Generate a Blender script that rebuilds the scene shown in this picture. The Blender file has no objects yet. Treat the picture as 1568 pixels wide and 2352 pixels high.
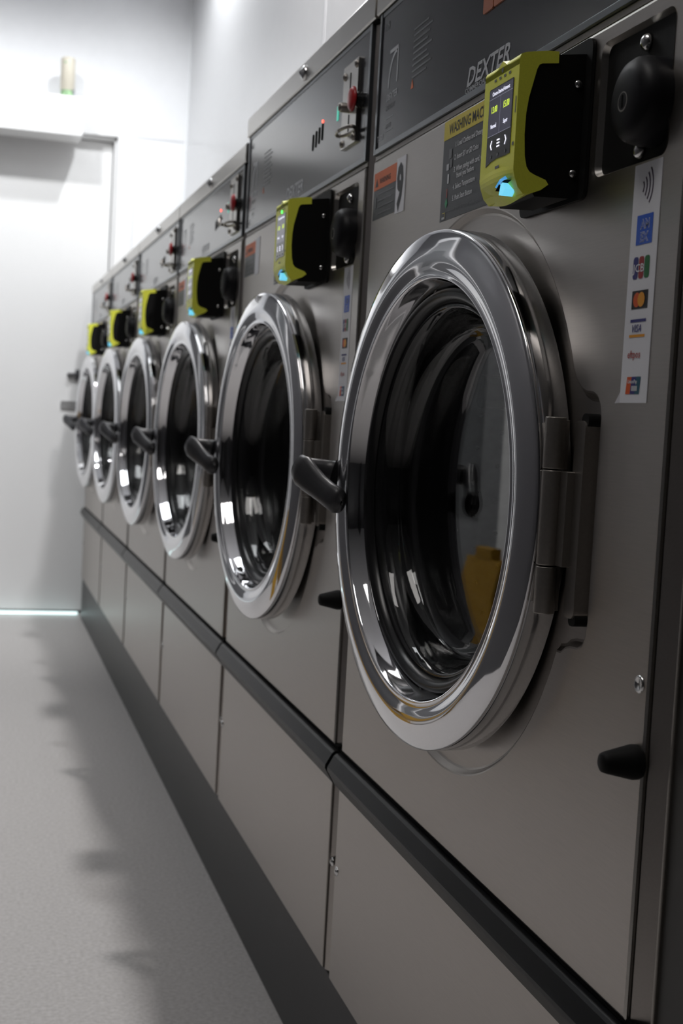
import bpy, math, random
from mathutils import Vector, Matrix
from mathutils.geometry import tessellate_polygon
random.seed(4)
S = bpy.context.scene
COL = S.collection
PI = math.pi
# ------------------------------------------------------------------ camera
F_PX, YAW, PITCH, ROLL = 3100.05, 0.2710, -0.0690, 0.0545
CAMPOS = Vector((-0.4338, 0.0, 0.8271))
fw = Vector((math.sin(YAW)*math.cos(PITCH), math.cos(YAW)*math.cos(PITCH), math.sin(PITCH)))
rt = Vector((math.cos(YAW), -math.sin(YAW), 0)); up = rt.cross(fw)
r2 = math.cos(ROLL)*rt + math.sin(ROLL)*up; u2 = -math.sin(ROLL)*rt + math.cos(ROLL)*up
M = Matrix((r2, u2, -fw)).transposed().to_4x4(); M.translation = CAMPOS
cd = bpy.data.cameras.new('camera'); cam = bpy.data.objects.new('camera', cd); COL.objects.link(cam)
cam.matrix_world = M
cd.sensor_fit = 'HORIZONTAL'; cd.sensor_width = 24.0; cd.lens = F_PX/1568*24.0
cd.clip_start = 0.01; cd.clip_end = 50
cd.dof.use_dof = True; cd.dof.focus_distance = 1.12; cd.dof.aperture_fstop = 11.0; cd.dof.aperture_blades = 0
S.camera = cam
# ------------------------------------------------------------------ world, lights, exposure
w = bpy.data.worlds.new('world'); S.world = w; w.use_nodes = True
w.node_tree.nodes['Background'].inputs[0].default_value = (0.02, 0.022, 0.025, 1)
w.node_tree.nodes['Background'].inputs[1].default_value = 0.3
S.view_settings.view_transform = 'Standard'; S.view_settings.look = 'None'
S.view_settings.gamma = 1.0; S.view_settings.exposure = 0.0
S.view_settings.use_curve_mapping = False
CEIL = 2.70
def spot(name, loc, power, rad, ang, blend, color=(1, 0.98, 0.96), tgt=None):
    l = bpy.data.lights.new(name, 'SPOT'); l.energy = power; l.shadow_soft_size = rad
    l.spot_size = math.radians(ang); l.spot_blend = blend; l.color = color
    o = bpy.data.objects.new(name, l); o.location = loc; COL.objects.link(o)
    if tgt is not None:
        o.rotation_euler = (Vector(tgt)-Vector(loc)).to_track_quat('-Z', 'Y').to_euler()
    return o
def area(name, loc, power, sx, sy, color=(1, 1, 1)):
    l = bpy.data.lights.new(name, 'AREA'); l.shape = 'RECTANGLE'; l.size = sx; l.size_y = sy; l.energy = power; l.color = color
    o = bpy.data.objects.new(name, l); o.location = loc; COL.objects.link(o); return o
spot('downlight_far_lamp', (0.19, 4.50, 2.66), 56, 0.035, 147, 0.75, (0.97, 0.985, 1.0))
spot('downlight_near_lamp', (0.17, 2.55, 2.66), 96, 0.045, 140, 0.6, (1.0, 0.96, 0.95))
spot('aisle_fill_lamp', (-0.62, 4.10, 2.66), 98, 0.06, 84, 1.0, (0.98, 0.99, 1.0), (-0.45, 5.35, 1.0))  # added fill spot, tilted to brighten the far wall and its shaded part
area('far_fill_lamp', (-0.62, 3.2, 2.685), 9, 0.5, 1.0, (0.95, 0.98, 1.0))  # added soft fill over the far aisle, no fixture seen
area('mid_fill_lamp', (-0.85, 0.7, 2.685), 9.0, 0.5, 1.0, (1.0, 0.96, 0.93))  # added fill to brighten the nearest washer fronts and readers
# ------------------------------------------------------------------ materials
def mat(name, col, rough=0.5, metal=0.0, spec=0.5, emit=None, es=0.0, trans=0.0, ior=1.45, coat=0.0):
    m = bpy.data.materials.new(name); m.use_nodes = True
    b = m.node_tree.nodes['Principled BSDF']
    b.inputs['Base Color'].default_value = (*col, 1); b.inputs['Roughness'].default_value = rough
    b.inputs['Metallic'].default_value = metal; b.inputs['Specular IOR Level'].default_value = spec
    b.inputs['IOR'].default_value = ior; b.inputs['Transmission Weight'].default_value = trans
    b.inputs['Coat Weight'].default_value = coat
    if emit: b.inputs['Emission Color'].default_value = (*emit, 1); b.inputs['Emission Strength'].default_value = es
    return m
def noisy(m, scale=(1, 1, 1), nscale=60, amount=0.1, bump=0.0, rough_amt=0.0, dist=0.0005):
    nt = m.node_tree; b = nt.nodes['Principled BSDF']
    tc = nt.nodes.new('ShaderNodeTexCoord'); mp = nt.nodes.new('ShaderNodeMapping'); mp.inputs['Scale'].default_value = scale
    n = nt.nodes.new('ShaderNodeTexNoise'); n.inputs['Scale'].default_value = nscale; n.inputs['Detail'].default_value = 5
    nt.links.new(tc.outputs['Object'], mp.inputs['Vector']); nt.links.new(mp.outputs['Vector'], n.inputs['Vector'])
    c = b.inputs['Base Color'].default_value[:]
    if amount:
        r = nt.nodes.new('ShaderNodeValToRGB')
        r.color_ramp.elements[0].position = 0.3; r.color_ramp.elements[1].position = 0.7
        r.color_ramp.elements[0].color = tuple(max(0, v*(1-amount)) for v in c[:3])+(1,)
        r.color_ramp.elements[1].color = tuple(min(1, v*(1+amount)) for v in c[:3])+(1,)
        nt.links.new(n.outputs['Fac'], r.inputs['Fac']); nt.links.new(r.outputs['Color'], b.inputs['Base Color'])
    if rough_amt:
        mr = nt.nodes.new('ShaderNodeMapRange'); r0 = b.inputs['Roughness'].default_value
        mr.inputs['To Min'].default_value = r0-rough_amt; mr.inputs['To Max'].default_value = r0+rough_amt
        nt.links.new(n.outputs['Fac'], mr.inputs['Value']); nt.links.new(mr.outputs['Result'], b.inputs['Roughness'])
    if bump:
        bp = nt.nodes.new('ShaderNodeBump'); bp.inputs['Strength'].default_value = bump; bp.inputs['Distance'].default_value = dist
        nt.links.new(n.outputs['Fac'], bp.inputs['Height']); nt.links.new(bp.outputs['Normal'], b.inputs['Normal'])
    return m
MT = {}
MT['steel'] = noisy(mat('brushed_stainless', (0.45, 0.42, 0.392), 0.36, 1.0), (1, 0.03, 1), 900, 0.04, 0.05, 0.03)
MT['steel_trim'] = noisy(mat('stainless_trim', (0.55, 0.53, 0.50), 0.30, 1.0), (1, 0.03, 1), 900, 0.04, 0.0, 0.03)
MT['band_steel'] = noisy(mat('satin_door_band', (0.60, 0.60, 0.61), 0.11, 1.0), (1, 1, 1), 300, 0.03, 0.0, 0.02)
MT['chrome'] = mat('polished_chrome', (0.80, 0.80, 0.82), 0.045, 1.0)
MT['bolt'] = mat('bolt_chrome', (0.72, 0.72, 0.72), 0.18, 1.0)
MT['hinge'] = noisy(mat('hinge_metal', (0.36, 0.335, 0.31), 0.42, 1.0), (1, 1, 1), 400, 0.05)
MT['console'] = noisy(mat('console_overlay', (0.026, 0.027, 0.032), 0.16, 0.0, 0.6), (1, 1, 1), 500, 0.08)
MT['console_frame'] = mat('console_frame', (0.22, 0.235, 0.25), 0.3, 0.9)
MT['print'] = mat('grey_print', (0.50, 0.52, 0.55), 0.4)
MT['print_dim'] = mat('dim_grey_print', (0.115, 0.12, 0.13), 0.4)
MT['orange'] = mat('orange_print', (0.75, 0.17, 0.05), 0.5)
MT['orange_dim'] = mat('orange_button', (0.36, 0.10, 0.035), 0.4)
MT['black'] = mat('black_plastic', (0.012, 0.012, 0.013), 0.32)
MT['blackmatt'] = mat('black_matt', (0.006, 0.006, 0.006), 0.6, spec=0.25)
MT['gap'] = mat('seam_black', (0.004, 0.004, 0.004), 0.9, spec=0.1)
MT['lock'] = noisy(mat('lock_black', (0.008, 0.008, 0.010), 0.45, spec=0.25), (1, 1, 1), 700, 0.2)
MT['handle'] = noisy(mat('handle_black', (0.042, 0.042, 0.046), 0.34), (1, 1, 1), 700, 0.12)
MT['rubber'] = mat('rubber_black', (0.010, 0.010, 0.011), 0.24)
MT['drum'] = noisy(mat('drum_steel', (0.16, 0.155, 0.15), 0.32, 1.0), (1, 1, 1), 60, 0.2)
MT['band'] = noisy(mat('charcoal_trim', (0.007, 0.0075, 0.0085), 0.35, spec=0.3), (1, 1, 1), 500, 0.1)
MT['band_far'] = MT['band']
MT['filler'] = mat('filler_dark', (0.035, 0.033, 0.030), 0.45)
MT['plinth'] = noisy(mat('plinth_dark', (0.017, 0.0165, 0.0165), 0.40), (1, 1, 1), 200, 0.06)
MT['lime'] = noisy(mat('lime_plastic', (0.93, 0.97, 0.10), 0.40), (1, 1, 1), 900, 0.04)
MT['screen'] = mat('screen_glass', (0.012, 0.012, 0.018), 0.14, emit=(0.28, 0.27, 0.42), es=0.10)
MT['screen_low'] = mat('screen_glass_keys', (0.02, 0.02, 0.022), 0.2)
MT['scr_line'] = mat('screen_line', (0.2, 0.2, 0.25), 0.4, emit=(0.5, 0.5, 0.65), es=0.35)
MT['scr_white'] = mat('screen_white', (0.8, 0.8, 0.9), 0.4, emit=(0.85, 0.85, 1.0), es=1.5)
MT['scr_lime'] = mat('screen_lime', (0.7, 0.8, 0.1), 0.4, emit=(0.72, 0.95, 0.05), es=1.2)
MT['cyan'] = mat('cyan_lamp', (0.05, 0.1, 0.12), 0.4, emit=(0.17, 0.66, 0.90), es=1.0)
MT['cyan_soft'] = mat('cyan_lamp_edge', (0.1, 0.4, 0.7), 0.4, emit=(0.06, 0.30, 0.65), es=0.8)
MT['led_red'] = mat('led_red', (0.9, 0.1, 0.05), 0.4, emit=(1.0, 0.08, 0.05), es=5)
MT['led_green'] = mat('led_green', (0.1, 0.9, 0.2), 0.4, emit=(0.1, 1.0, 0.2), es=2.0)
MT['display'] = mat('segment_display', (0.05, 0.3, 0.25), 0.4, emit=(0.1, 0.75, 0.55), es=0.6)
MT['red'] = mat('red_button', (0.42, 0.02, 0.025), 0.35)
MT['paper'] = mat('sticker_white', (0.82, 0.83, 0.88), 0.5)
MT['slate'] = mat('sticker_slate', (0.045, 0.050, 0.056), 0.42)
MT['gold'] = mat('sticker_yellow', (0.72, 0.60, 0.06), 0.45)
MT['amber'] = mat('amber_plastic', (0.36, 0.20, 0.015), 0.45)
MT['ink'] = mat('ink_black', (0.015, 0.015, 0.018), 0.5)
MT['ink_white'] = mat('ink_white', (0.80, 0.82, 0.85), 0.5)
MT['ink_green'] = mat('ink_green', (0.06, 0.36, 0.16), 0.5)
MT['ink_red'] = mat('ink_red', (0.42, 0.07, 0.06), 0.5)
MT['ink_plum'] = mat('ink_plum', (0.05, 0.02, 0.07), 0.5)
MT['blue'] = mat('logo_blue', (0.03, 0.12, 0.62), 0.45)
MT['navy'] = mat('logo_navy', (0.03, 0.03, 0.20), 0.45)
MT['jred'] = mat('logo_red', (0.35, 0.025, 0.03), 0.45)
MT['jgreen'] = mat('logo_green', (0.01, 0.16, 0.04), 0.45)
MT['mred'] = mat('logo_scarlet', (0.72, 0.10, 0.01), 0.45)
MT['mamber'] = mat('logo_amber', (0.85, 0.36, 0.02), 0.45)
MT['teal'] = mat('logo_teal', (0.01, 0.10, 0.16), 0.45)
MT['wall'] = noisy(mat('wall_white', (0.80, 0.81, 0.83), 0.42), (1, 1, 1), 30, 0.01)
MT['wall_gloss'] = noisy(mat('wall_panel_white', (0.76, 0.765, 0.78), 0.22, spec=0.6), (1, 1, 1), 30, 0.01)
MT['wall_dark'] = mat('wall_grey', (0.060, 0.060, 0.064), 0.35)
MT['joint'] = mat('panel_joint', (0.55, 0.56, 0.58), 0.5)
MT['doorwhite'] = mat('door_white', (0.80, 0.80, 0.80), 0.4)
MT['darkgrey'] = mat('dark_grey_refl_panel', (0.10, 0.105, 0.11), 0.4)
MT['midgrey'] = mat('mid_grey_refl_panel', (0.22, 0.225, 0.23), 0.4)
MT['doorplate'] = mat('door_plate', (0.16, 0.16, 0.17), 0.3, 0.8)
MT['doorplate2'] = mat('door_lock_plate', (0.42, 0.42, 0.42), 0.35, 0.6)
MT['gaplight'] = mat('light_under_door', (0.8, 1, 1), 0.5, emit=(0.80, 1.0, 1.0), es=1.3)
MT['nightglass'] = mat('night_glass', (0.01, 0.012, 0.014), 0.05)
MT['cream'] = mat('dispenser_cream', (0.62, 0.58, 0.49), 0.4)
MT['can_green'] = noisy(mat('can_print', (0.25, 0.40, 0.22), 0.4), (1, 1, 1), 60, 0.6)
MT['can_grey'] = mat('can_grey', (0.25, 0.26, 0.28), 0.4)
# clear door glass
g = mat('door_glass', (0.86, 0.88, 0.88), 0.0, trans=1.0, ior=1.5); MT['glass'] = g
# floor: speckled vinyl
fl = mat('floor_vinyl', (0.50, 0.485, 0.475), 0.42); nt = fl.node_tree; b = nt.nodes['Principled BSDF']
tc = nt.nodes.new('ShaderNodeTexCoord')
n1 = nt.nodes.new('ShaderNodeTexNoise'); n1.inputs['Scale'].default_value = 150; n1.inputs['Detail'].default_value = 3
n2 = nt.nodes.new('ShaderNodeTexVoronoi'); n2.inputs['Scale'].default_value = 110
rp = nt.nodes.new('ShaderNodeValToRGB'); rp.color_ramp.elements[0].position = 0.30; rp.color_ramp.elements[1].position = 0.72
rp.color_ramp.elements[0].color = (0.41, 0.395, 0.385, 1); rp.color_ramp.elements[1].color = (0.55, 0.535, 0.525, 1)
rv = nt.nodes.new('ShaderNodeValToRGB'); rv.color_ramp.elements[0].position = 0.06; rv.color_ramp.elements[1].position = 0.16
rv.color_ramp.elements[0].color = (0.55, 0.55, 0.55, 1); rv.color_ramp.elements[1].color = (1, 1, 1, 1)
mx = nt.nodes.new('ShaderNodeMix'); mx.data_type = 'RGBA'; mx.blend_type = 'MULTIPLY'; mx.inputs['Factor'].default_value = 0.6
nt.links.new(tc.outputs['Object'], n1.inputs['Vector']); nt.links.new(tc.outputs['Object'], n2.inputs['Vector'])
nt.links.new(n1.outputs['Fac'], rp.inputs['Fac']); nt.links.new(n2.outputs['Distance'], rv.inputs['Fac'])
nt.links.new(rp.outputs['Color'], mx.inputs['A']); nt.links.new(rv.outputs['Color'], mx.inputs['B'])
nt.links.new(mx.outputs['Result'], b.inputs['Base Color']); MT['floor'] = fl
# ------------------------------------------------------------------ mesh helpers
class MB:
    """collects geometry with materials, then links it as ONE mesh object"""
    def __init__(self): self.v = []; self.f = []; self.m = []; self.s = []; self.mats = []
    def mi(self, k):
        if k not in self.mats: self.mats.append(k)
        return self.mats.index(k)
    def add(self, vs, fs, k, smooth=False):
        o = len(self.v); self.v += [tuple(p) for p in vs]; i = self.mi(k)
        for f in fs: self.f.append(tuple(o+a for a in f)); self.m.append(i); self.s.append(smooth)
    def box(self, x0, x1, y0, y1, z0, z1, k):
        vs = [(x, y, z) for x in (x0, x1) for y in (y0, y1) for z in (z0, z1)]
        self.add(vs, [(0, 1, 3, 2), (4, 6, 7, 5), (0, 4, 5, 1), (2, 3, 7, 6), (0, 2, 6, 4), (1, 5, 7, 3)], k)
    def prism(self, pts, a0, a1, axis, k, smooth=False, caps=True):
        """polygon pts (2D) extruded along axis: 'x' pts=(y,z); 'y' pts=(x,z); 'z' pts=(x,y)"""
        def P(p, a): return (a, p[0], p[1]) if axis == 'x' else ((p[0], a, p[1]) if axis == 'y' else (p[0], p[1], a))
        n = len(pts); vs = [P(p, a0) for p in pts]+[P(p, a1) for p in pts]
        self.add(vs, [(i, (i+1) % n, n+(i+1) % n, n+i) for i in range(n)], k, smooth)
        if caps:
            tr = tessellate_polygon([[Vector((p[0], p[1], 0)) for p in pts]])
            self.add(vs, [tuple(t) for t in tr]+[tuple(n+i for i in reversed(t)) for t in tr], k)
    def plate(self, outer, holes, x, k):
        """flat face in the plane x with holes, points (y,z)"""
        allp = [Vector((p[0], p[1], 0)) for l in [outer]+holes for p in l]
        tr = tessellate_polygon([[Vector((p[0], p[1], 0)) for p in l] for l in [outer]+holes])
        fs = []
        for t in tr:
            a, b_, c = [allp[i] for i in t]
            fs.append(tuple(t) if (b_-a).cross(c-a).z < 0 else tuple(reversed(t)))
        self.add([(x, p.x, p.y) for p in allp], fs, k)
    def strip(self, l0, l1, k, smooth=True, closed=True):
        n = len(l0); r = range(n if closed else n-1)
        self.add(list(l0)+list(l1), [(i, (i+1) % n, n+(i+1) % n, n+i) for i in r], k, smooth)
    def lathe(self, prof, c, k, n=96, axis=(-1, 0, 0), smooth=True, xf=None):
        """prof = [(radius, height along axis)] round centre c"""
        ax = Vector(axis).normalized(); t = Vector((0, 0, 1)) if abs(ax.z) < 0.9 else Vector((0, 1, 0))
        e1 = ax.cross(t).normalized(); e2 = ax.cross(e1)
        rings = []
        vs = []
        for r, h in prof:
            for i in range(n):
                a = 2*PI*i/n; p = Vector(c)+ax*h+(e1*math.cos(a)+e2*math.sin(a))*r
                vs.append(xf @ p if xf else p)
        fs = []
        for j in range(len(prof)-1):
            for i in range(n): fs.append((j*n+i, j*n+(i+1) % n, (j+1)*n+(i+1) % n, (j+1)*n+i))
        self.add(vs, fs, k, smooth)
    def tube(self, path, rads, k, n=14, up=(0, 0, 1), flat=1.0):
        """sweep an ellipse along a path; rads = [(side, up)] per point"""
        P = [Vector(p) for p in path]; vs = []
        for i, p in enumerate(P):
            d = (P[min(i+1, len(P)-1)]-P[max(i-1, 0)]).normalized()
            u = (Vector(up)-d*d.dot(Vector(up))).normalized(); s = d.cross(u)
            ra, rb = rads[i] if isinstance(rads[i], tuple) else (rads[i], rads[i])
            for j in range(n):
                a = 2*PI*j/n; vs.append(p+s*ra*math.cos(a)+u*rb*math.sin(a))
        m = len(P)
        fs = [(i*n+j, i*n+(j+1) % n, (i+1)*n+(j+1) % n, (i+1)*n+j) for i in range(m-1) for j in range(n)]
        fs += [tuple(range(n)), tuple((m-1)*n+j for j in reversed(range(n)))]
        self.add(vs, fs, k, True)
    def dome(self, c, r, h, k, axis=(-1, 0, 0), n=32):
        pr = [(r*math.cos(a), h*math.sin(a)) for a in [PI/2*i/7 for i in range(8)]]
        pr[-1] = (r*0.002, h); self.lathe(pr, c, k, n, axis)
    def text(self, s, y, z, size, k, x, italic=0.0, wide=1.0, align='LEFT', bold=0.0, spacing=1.0, basis=None):
        """text that reads for somebody facing +x (u = -y, v = +z); basis = (origin, u, v) overrides"""
        cu = bpy.data.curves.new('t', 'FONT'); cu.body = s; cu.size = 1.0; cu.align_x = align; cu.resolution_u = 2
        cu.shear = italic; cu.offset = bold; cu.space_character = spacing
        ob = bpy.data.objects.new('t', cu); me = bpy.data.meshes.new_from_object(ob)
        vs = []
        for v in me.vertices:
            u_, v_ = v.co.x*size*wide, v.co.y*size
            if basis: vs.append(basis[0]+basis[1]*u_+basis[2]*v_)
            else: vs.append(Vector((x, y-u_, z+v_)))
        self.add(vs, [tuple(p.vertices) for p in me.polygons], k)
        bpy.data.objects.remove(ob); bpy.data.curves.remove(cu); bpy.data.meshes.remove(me)
    def build(self, name, parent=None, org=(0, 0, 0), bevel=0.0, recalc=False):
        me = bpy.data.meshes.new(name); o3 = Vector(org)
        me.from_pydata([Vector(v)-o3 for v in self.v], [], self.f)
        for k in self.mats: me.materials.append(MT[k])
        me.polygons.foreach_set('material_index', self.m); me.polygons.foreach_set('use_smooth', self.s); me.update()
        if recalc:
            import bmesh
            bm = bmesh.new(); bm.from_mesh(me); bmesh.ops.remove_doubles(bm, verts=bm.verts, dist=1e-6)
            bmesh.ops.recalc_face_normals(bm, faces=bm.faces); bm.to_mesh(me); bm.free()
        o = bpy.data.objects.new(name, me); COL.objects.link(o)
        if parent: o.parent = parent
        if bevel:
            md = o.modifiers.new('bevel', 'BEVEL'); md.width = bevel; md.segments = 3; md.limit_method = 'ANGLE'
            md.harden_normals = False
        return o
def tag(o, label=None, cat=None, group=None, kind=None):
    if label: o['label'] = label
    if cat: o['category'] = cat
    if group: o['group'] = group
    if kind: o['kind'] = kind
    return o
def empty(name, loc, label=None, cat=None, group=None):
    o = bpy.data.objects.new(name, None); o.empty_display_size = 0.1; o.location = loc; COL.objects.link(o)
    return tag(o, label, cat, group)
def kids(o): return [c for c in bpy.data.objects if c.parent == o]
def copy_tree(o, parent=None, skip=()):
    c = o.copy(); COL.objects.link(c); c.parent = parent
    for ch in kids(o):
        if ch.name.split('.')[0] in skip: continue
        copy_tree(ch, c, skip)
    return c
def arc(cx, cy, r, a0, a1, n):
    return [(cx+r*math.cos(a0+(a1-a0)*i/n), cy+r*math.sin(a0+(a1-a0)*i/n)) for i in range(n+1)]
def rrect(y0, y1, z0, z1, r, n=6):
    return (arc(y1-r, z1-r, r, 0, PI/2, n)+arc(y0+r, z1-r, r, PI/2, PI, n)+arc(y0+r, z0+r, r, PI, 1.5*PI, n)+arc(y1-r, z0+r, r, 1.5*PI, 2*PI, n))
def inset(pts, d):
    """offset a counter-clockwise polyline inward by d"""
    n = len(pts); out = []
    for i in range(n):
        a, b_, c = Vector(pts[i-1]), Vector(pts[i]), Vector(pts[(i+1) % n])
        e = (c-a); e.normalize(); out.append((b_.x-e.y*d, b_.y+e.x*d))
    return out
def fillet(pts, rads, n=6):
    """round the corners of a polygon"""
    out = []; m = len(pts)
    for i in range(m):
        a, b_, c = Vector(pts[i-1]), Vector(pts[i]), Vector(pts[(i+1) % m]); r = rads[i]
        if r <= 0: out.append((b_.x, b_.y)); continue
        p0 = b_+(a-b_).normalized()*r; p1 = b_+(c-b_).normalized()*r
        for j in range(n+1):
            t = j/n; q = p0*(1-t)**2+b_*2*t*(1-t)+p1*t*t; out.append((q.x, q.y))
    return out
# ------------------------------------------------------------------ the setting
WALL_Y, WALL_X, LEFT_X, BACK_Y = 5.353, 0.345, -1.3, -2.6
def struct(mb, name, **kw): return tag(mb.build(name, **kw), kind='structure')
m = MB(); m.box(LEFT_X-.1, 0.5, BACK_Y-.1, WALL_Y+.2, -0.1, 0.0, 'floor'); struct(m, 'floor')
m = MB(); m.box(LEFT_X-.1, 0.5, BACK_Y-.1, WALL_Y+.2, CEIL, CEIL+.1, 'wall'); struct(m, 'ceiling')
# far wall with a door opening and a night window further left
m = MB(); DX0, DX1, DZ = -0.98, 0.078, 1.861
outer = [(LEFT_X-.1, 0), (0.5, 0), (0.5, CEIL), (LEFT_X-.1, CEIL)]
def xz_wall(mb, x0, x1, z0, z1, y0, y1, k): mb.box(x0, x1, y0, y1, z0, z1, k)
xz_wall(m, DX1, 0.5, 0, CEIL, WALL_Y, WALL_Y+.15, 'wall')
xz_wall(m, DX0, DX1, DZ, CEIL, WALL_Y, WALL_Y+.15, 'wall')
xz_wall(m, LEFT_X-.1, DX0, 0, CEIL, WALL_Y, WALL_Y+.15, 'wall')
xz_wall(m, 0.150, WALL_X, 1.868, 1.872, WALL_Y-.0015, WALL_Y, 'joint')
xz_wall(m, 0.333, WALL_X, 0, CEIL, WALL_Y-.006, WALL_Y, 'wall')
struct(m, 'wall_back')
m = MB(); m.box(WALL_X, 0.5, BACK_Y, WALL_Y, 0, CEIL, 'wall_gloss')
for y in (3.19, 1.97, 0.75): m.box(WALL_X-.002, WALL_X, y-.006, y+.006, 0, CEIL, 'joint')
struct(m, 'wall_right')
m = MB(); m.box(LEFT_X-.1, LEFT_X, BACK_Y, WALL_Y, 0, CEIL, 'wall_dark'); struct(m, 'wall_left')
m = MB(); m.box(LEFT_X-.1, 0.5, BACK_Y-.1, BACK_Y, 0, CEIL, 'wall_dark'); struct(m, 'wall_front')
m = MB()
m.box(DX1, 0.146, WALL_Y-.010, WALL_Y, 0, 1.925, 'doorwhite'); m.box(DX0-.068, DX0, WALL_Y-.010, WALL_Y, 0, 1.925, 'doorwhite')
m.box(DX0, DX1, WALL_Y-.010, WALL_Y, DZ, 1.925, 'doorwhite')
m.box(DX1-.010, DX1, WALL_Y+.012, WALL_Y+.044, 0, DZ, 'doorwhite'); m.box(DX0, DX1, WALL_Y+.012, WALL_Y+.044, DZ-.012, DZ, 'doorwhite')
struct(m, 'trim_1', bevel=.002)
m = MB(); m.box(DX0+.003, DX1-.012, WALL_Y+.045, WALL_Y+.09, 0.012, DZ-.014, 'doorwhite')
dr = struct(m, 'door_1', bevel=.002)
m = MB(); m.box(-0.076, -0.030, WALL_Y+.022, WALL_Y+.045, 0.936, 0.948, 'doorplate'); m.box(-0.045, -0.030, WALL_Y+.030, WALL_Y+.045, 0.922, 0.962, 'doorplate')
m.build('door_handle', dr, bevel=.002)
m = MB(); m.prism(rrect(-0.096, -0.030, 0.806, 0.838, .006), WALL_Y+.038, WALL_Y+.045, 'y', 'doorplate2'); m.build('lock_plate', dr)
m = MB(); m.box(-1.29, -0.002, WALL_Y-.004, WALL_Y-.0005, 0.002, 0.013, 'gaplight'); struct(m, 'door_gap_glow')  # glowing strip stands in for light leaking under the door
# ------------------------------------------------------------------ washing machine
W, Y0 = 0.75, 0.768
ORG = (0.17, 0.375, 0.0)
ZP, ZB = 0.160, 0.432             # plinth top, lower trim strip top
ZC = 1.121                        # top of the front panel
SC, ZR = 0.3985, 0.766            # door centre
HS, TILT, PD, RD = 0.164, 0.0635, 0.0205, 0.2345
# door-local frame -> machine frame: origin at the hinge-side edge, x' = depth towards the machine, y' = across the door
XD = Matrix.Translation((-PD, HS, ZR)) @ Matrix.Rotation(TILT, 4, 'Z') @ Matrix.Translation((0, RD, 0))
def door_outline():
    """embossed recess round the door with its tab towards the hinge (counter-clockwise in y,z)"""
    R = 0.257; pts = []
    a1 = math.asin(0.106/R)
    for i in range(97):
        a = -(PI-a1)+(2*PI-2*a1)*i/96; pts.append((SC+R*math.cos(a), ZR+R*math.sin(a)))
    pts += [(0.1575, 0.8650), (0.1500, 0.8598), (0.1420, 0.8574), (0.1300, 0.8565), (0.1225, 0.8535), (0.1170, 0.8465), (0.1150, 0.8380),
            (0.1150, 0.6900), (0.1165, 0.6790), (0.1215, 0.6710), (0.1300, 0.6675), (0.1420, 0.6666), (0.1500, 0.6645), (0.1575, 0.6600)]
    return pts
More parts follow.
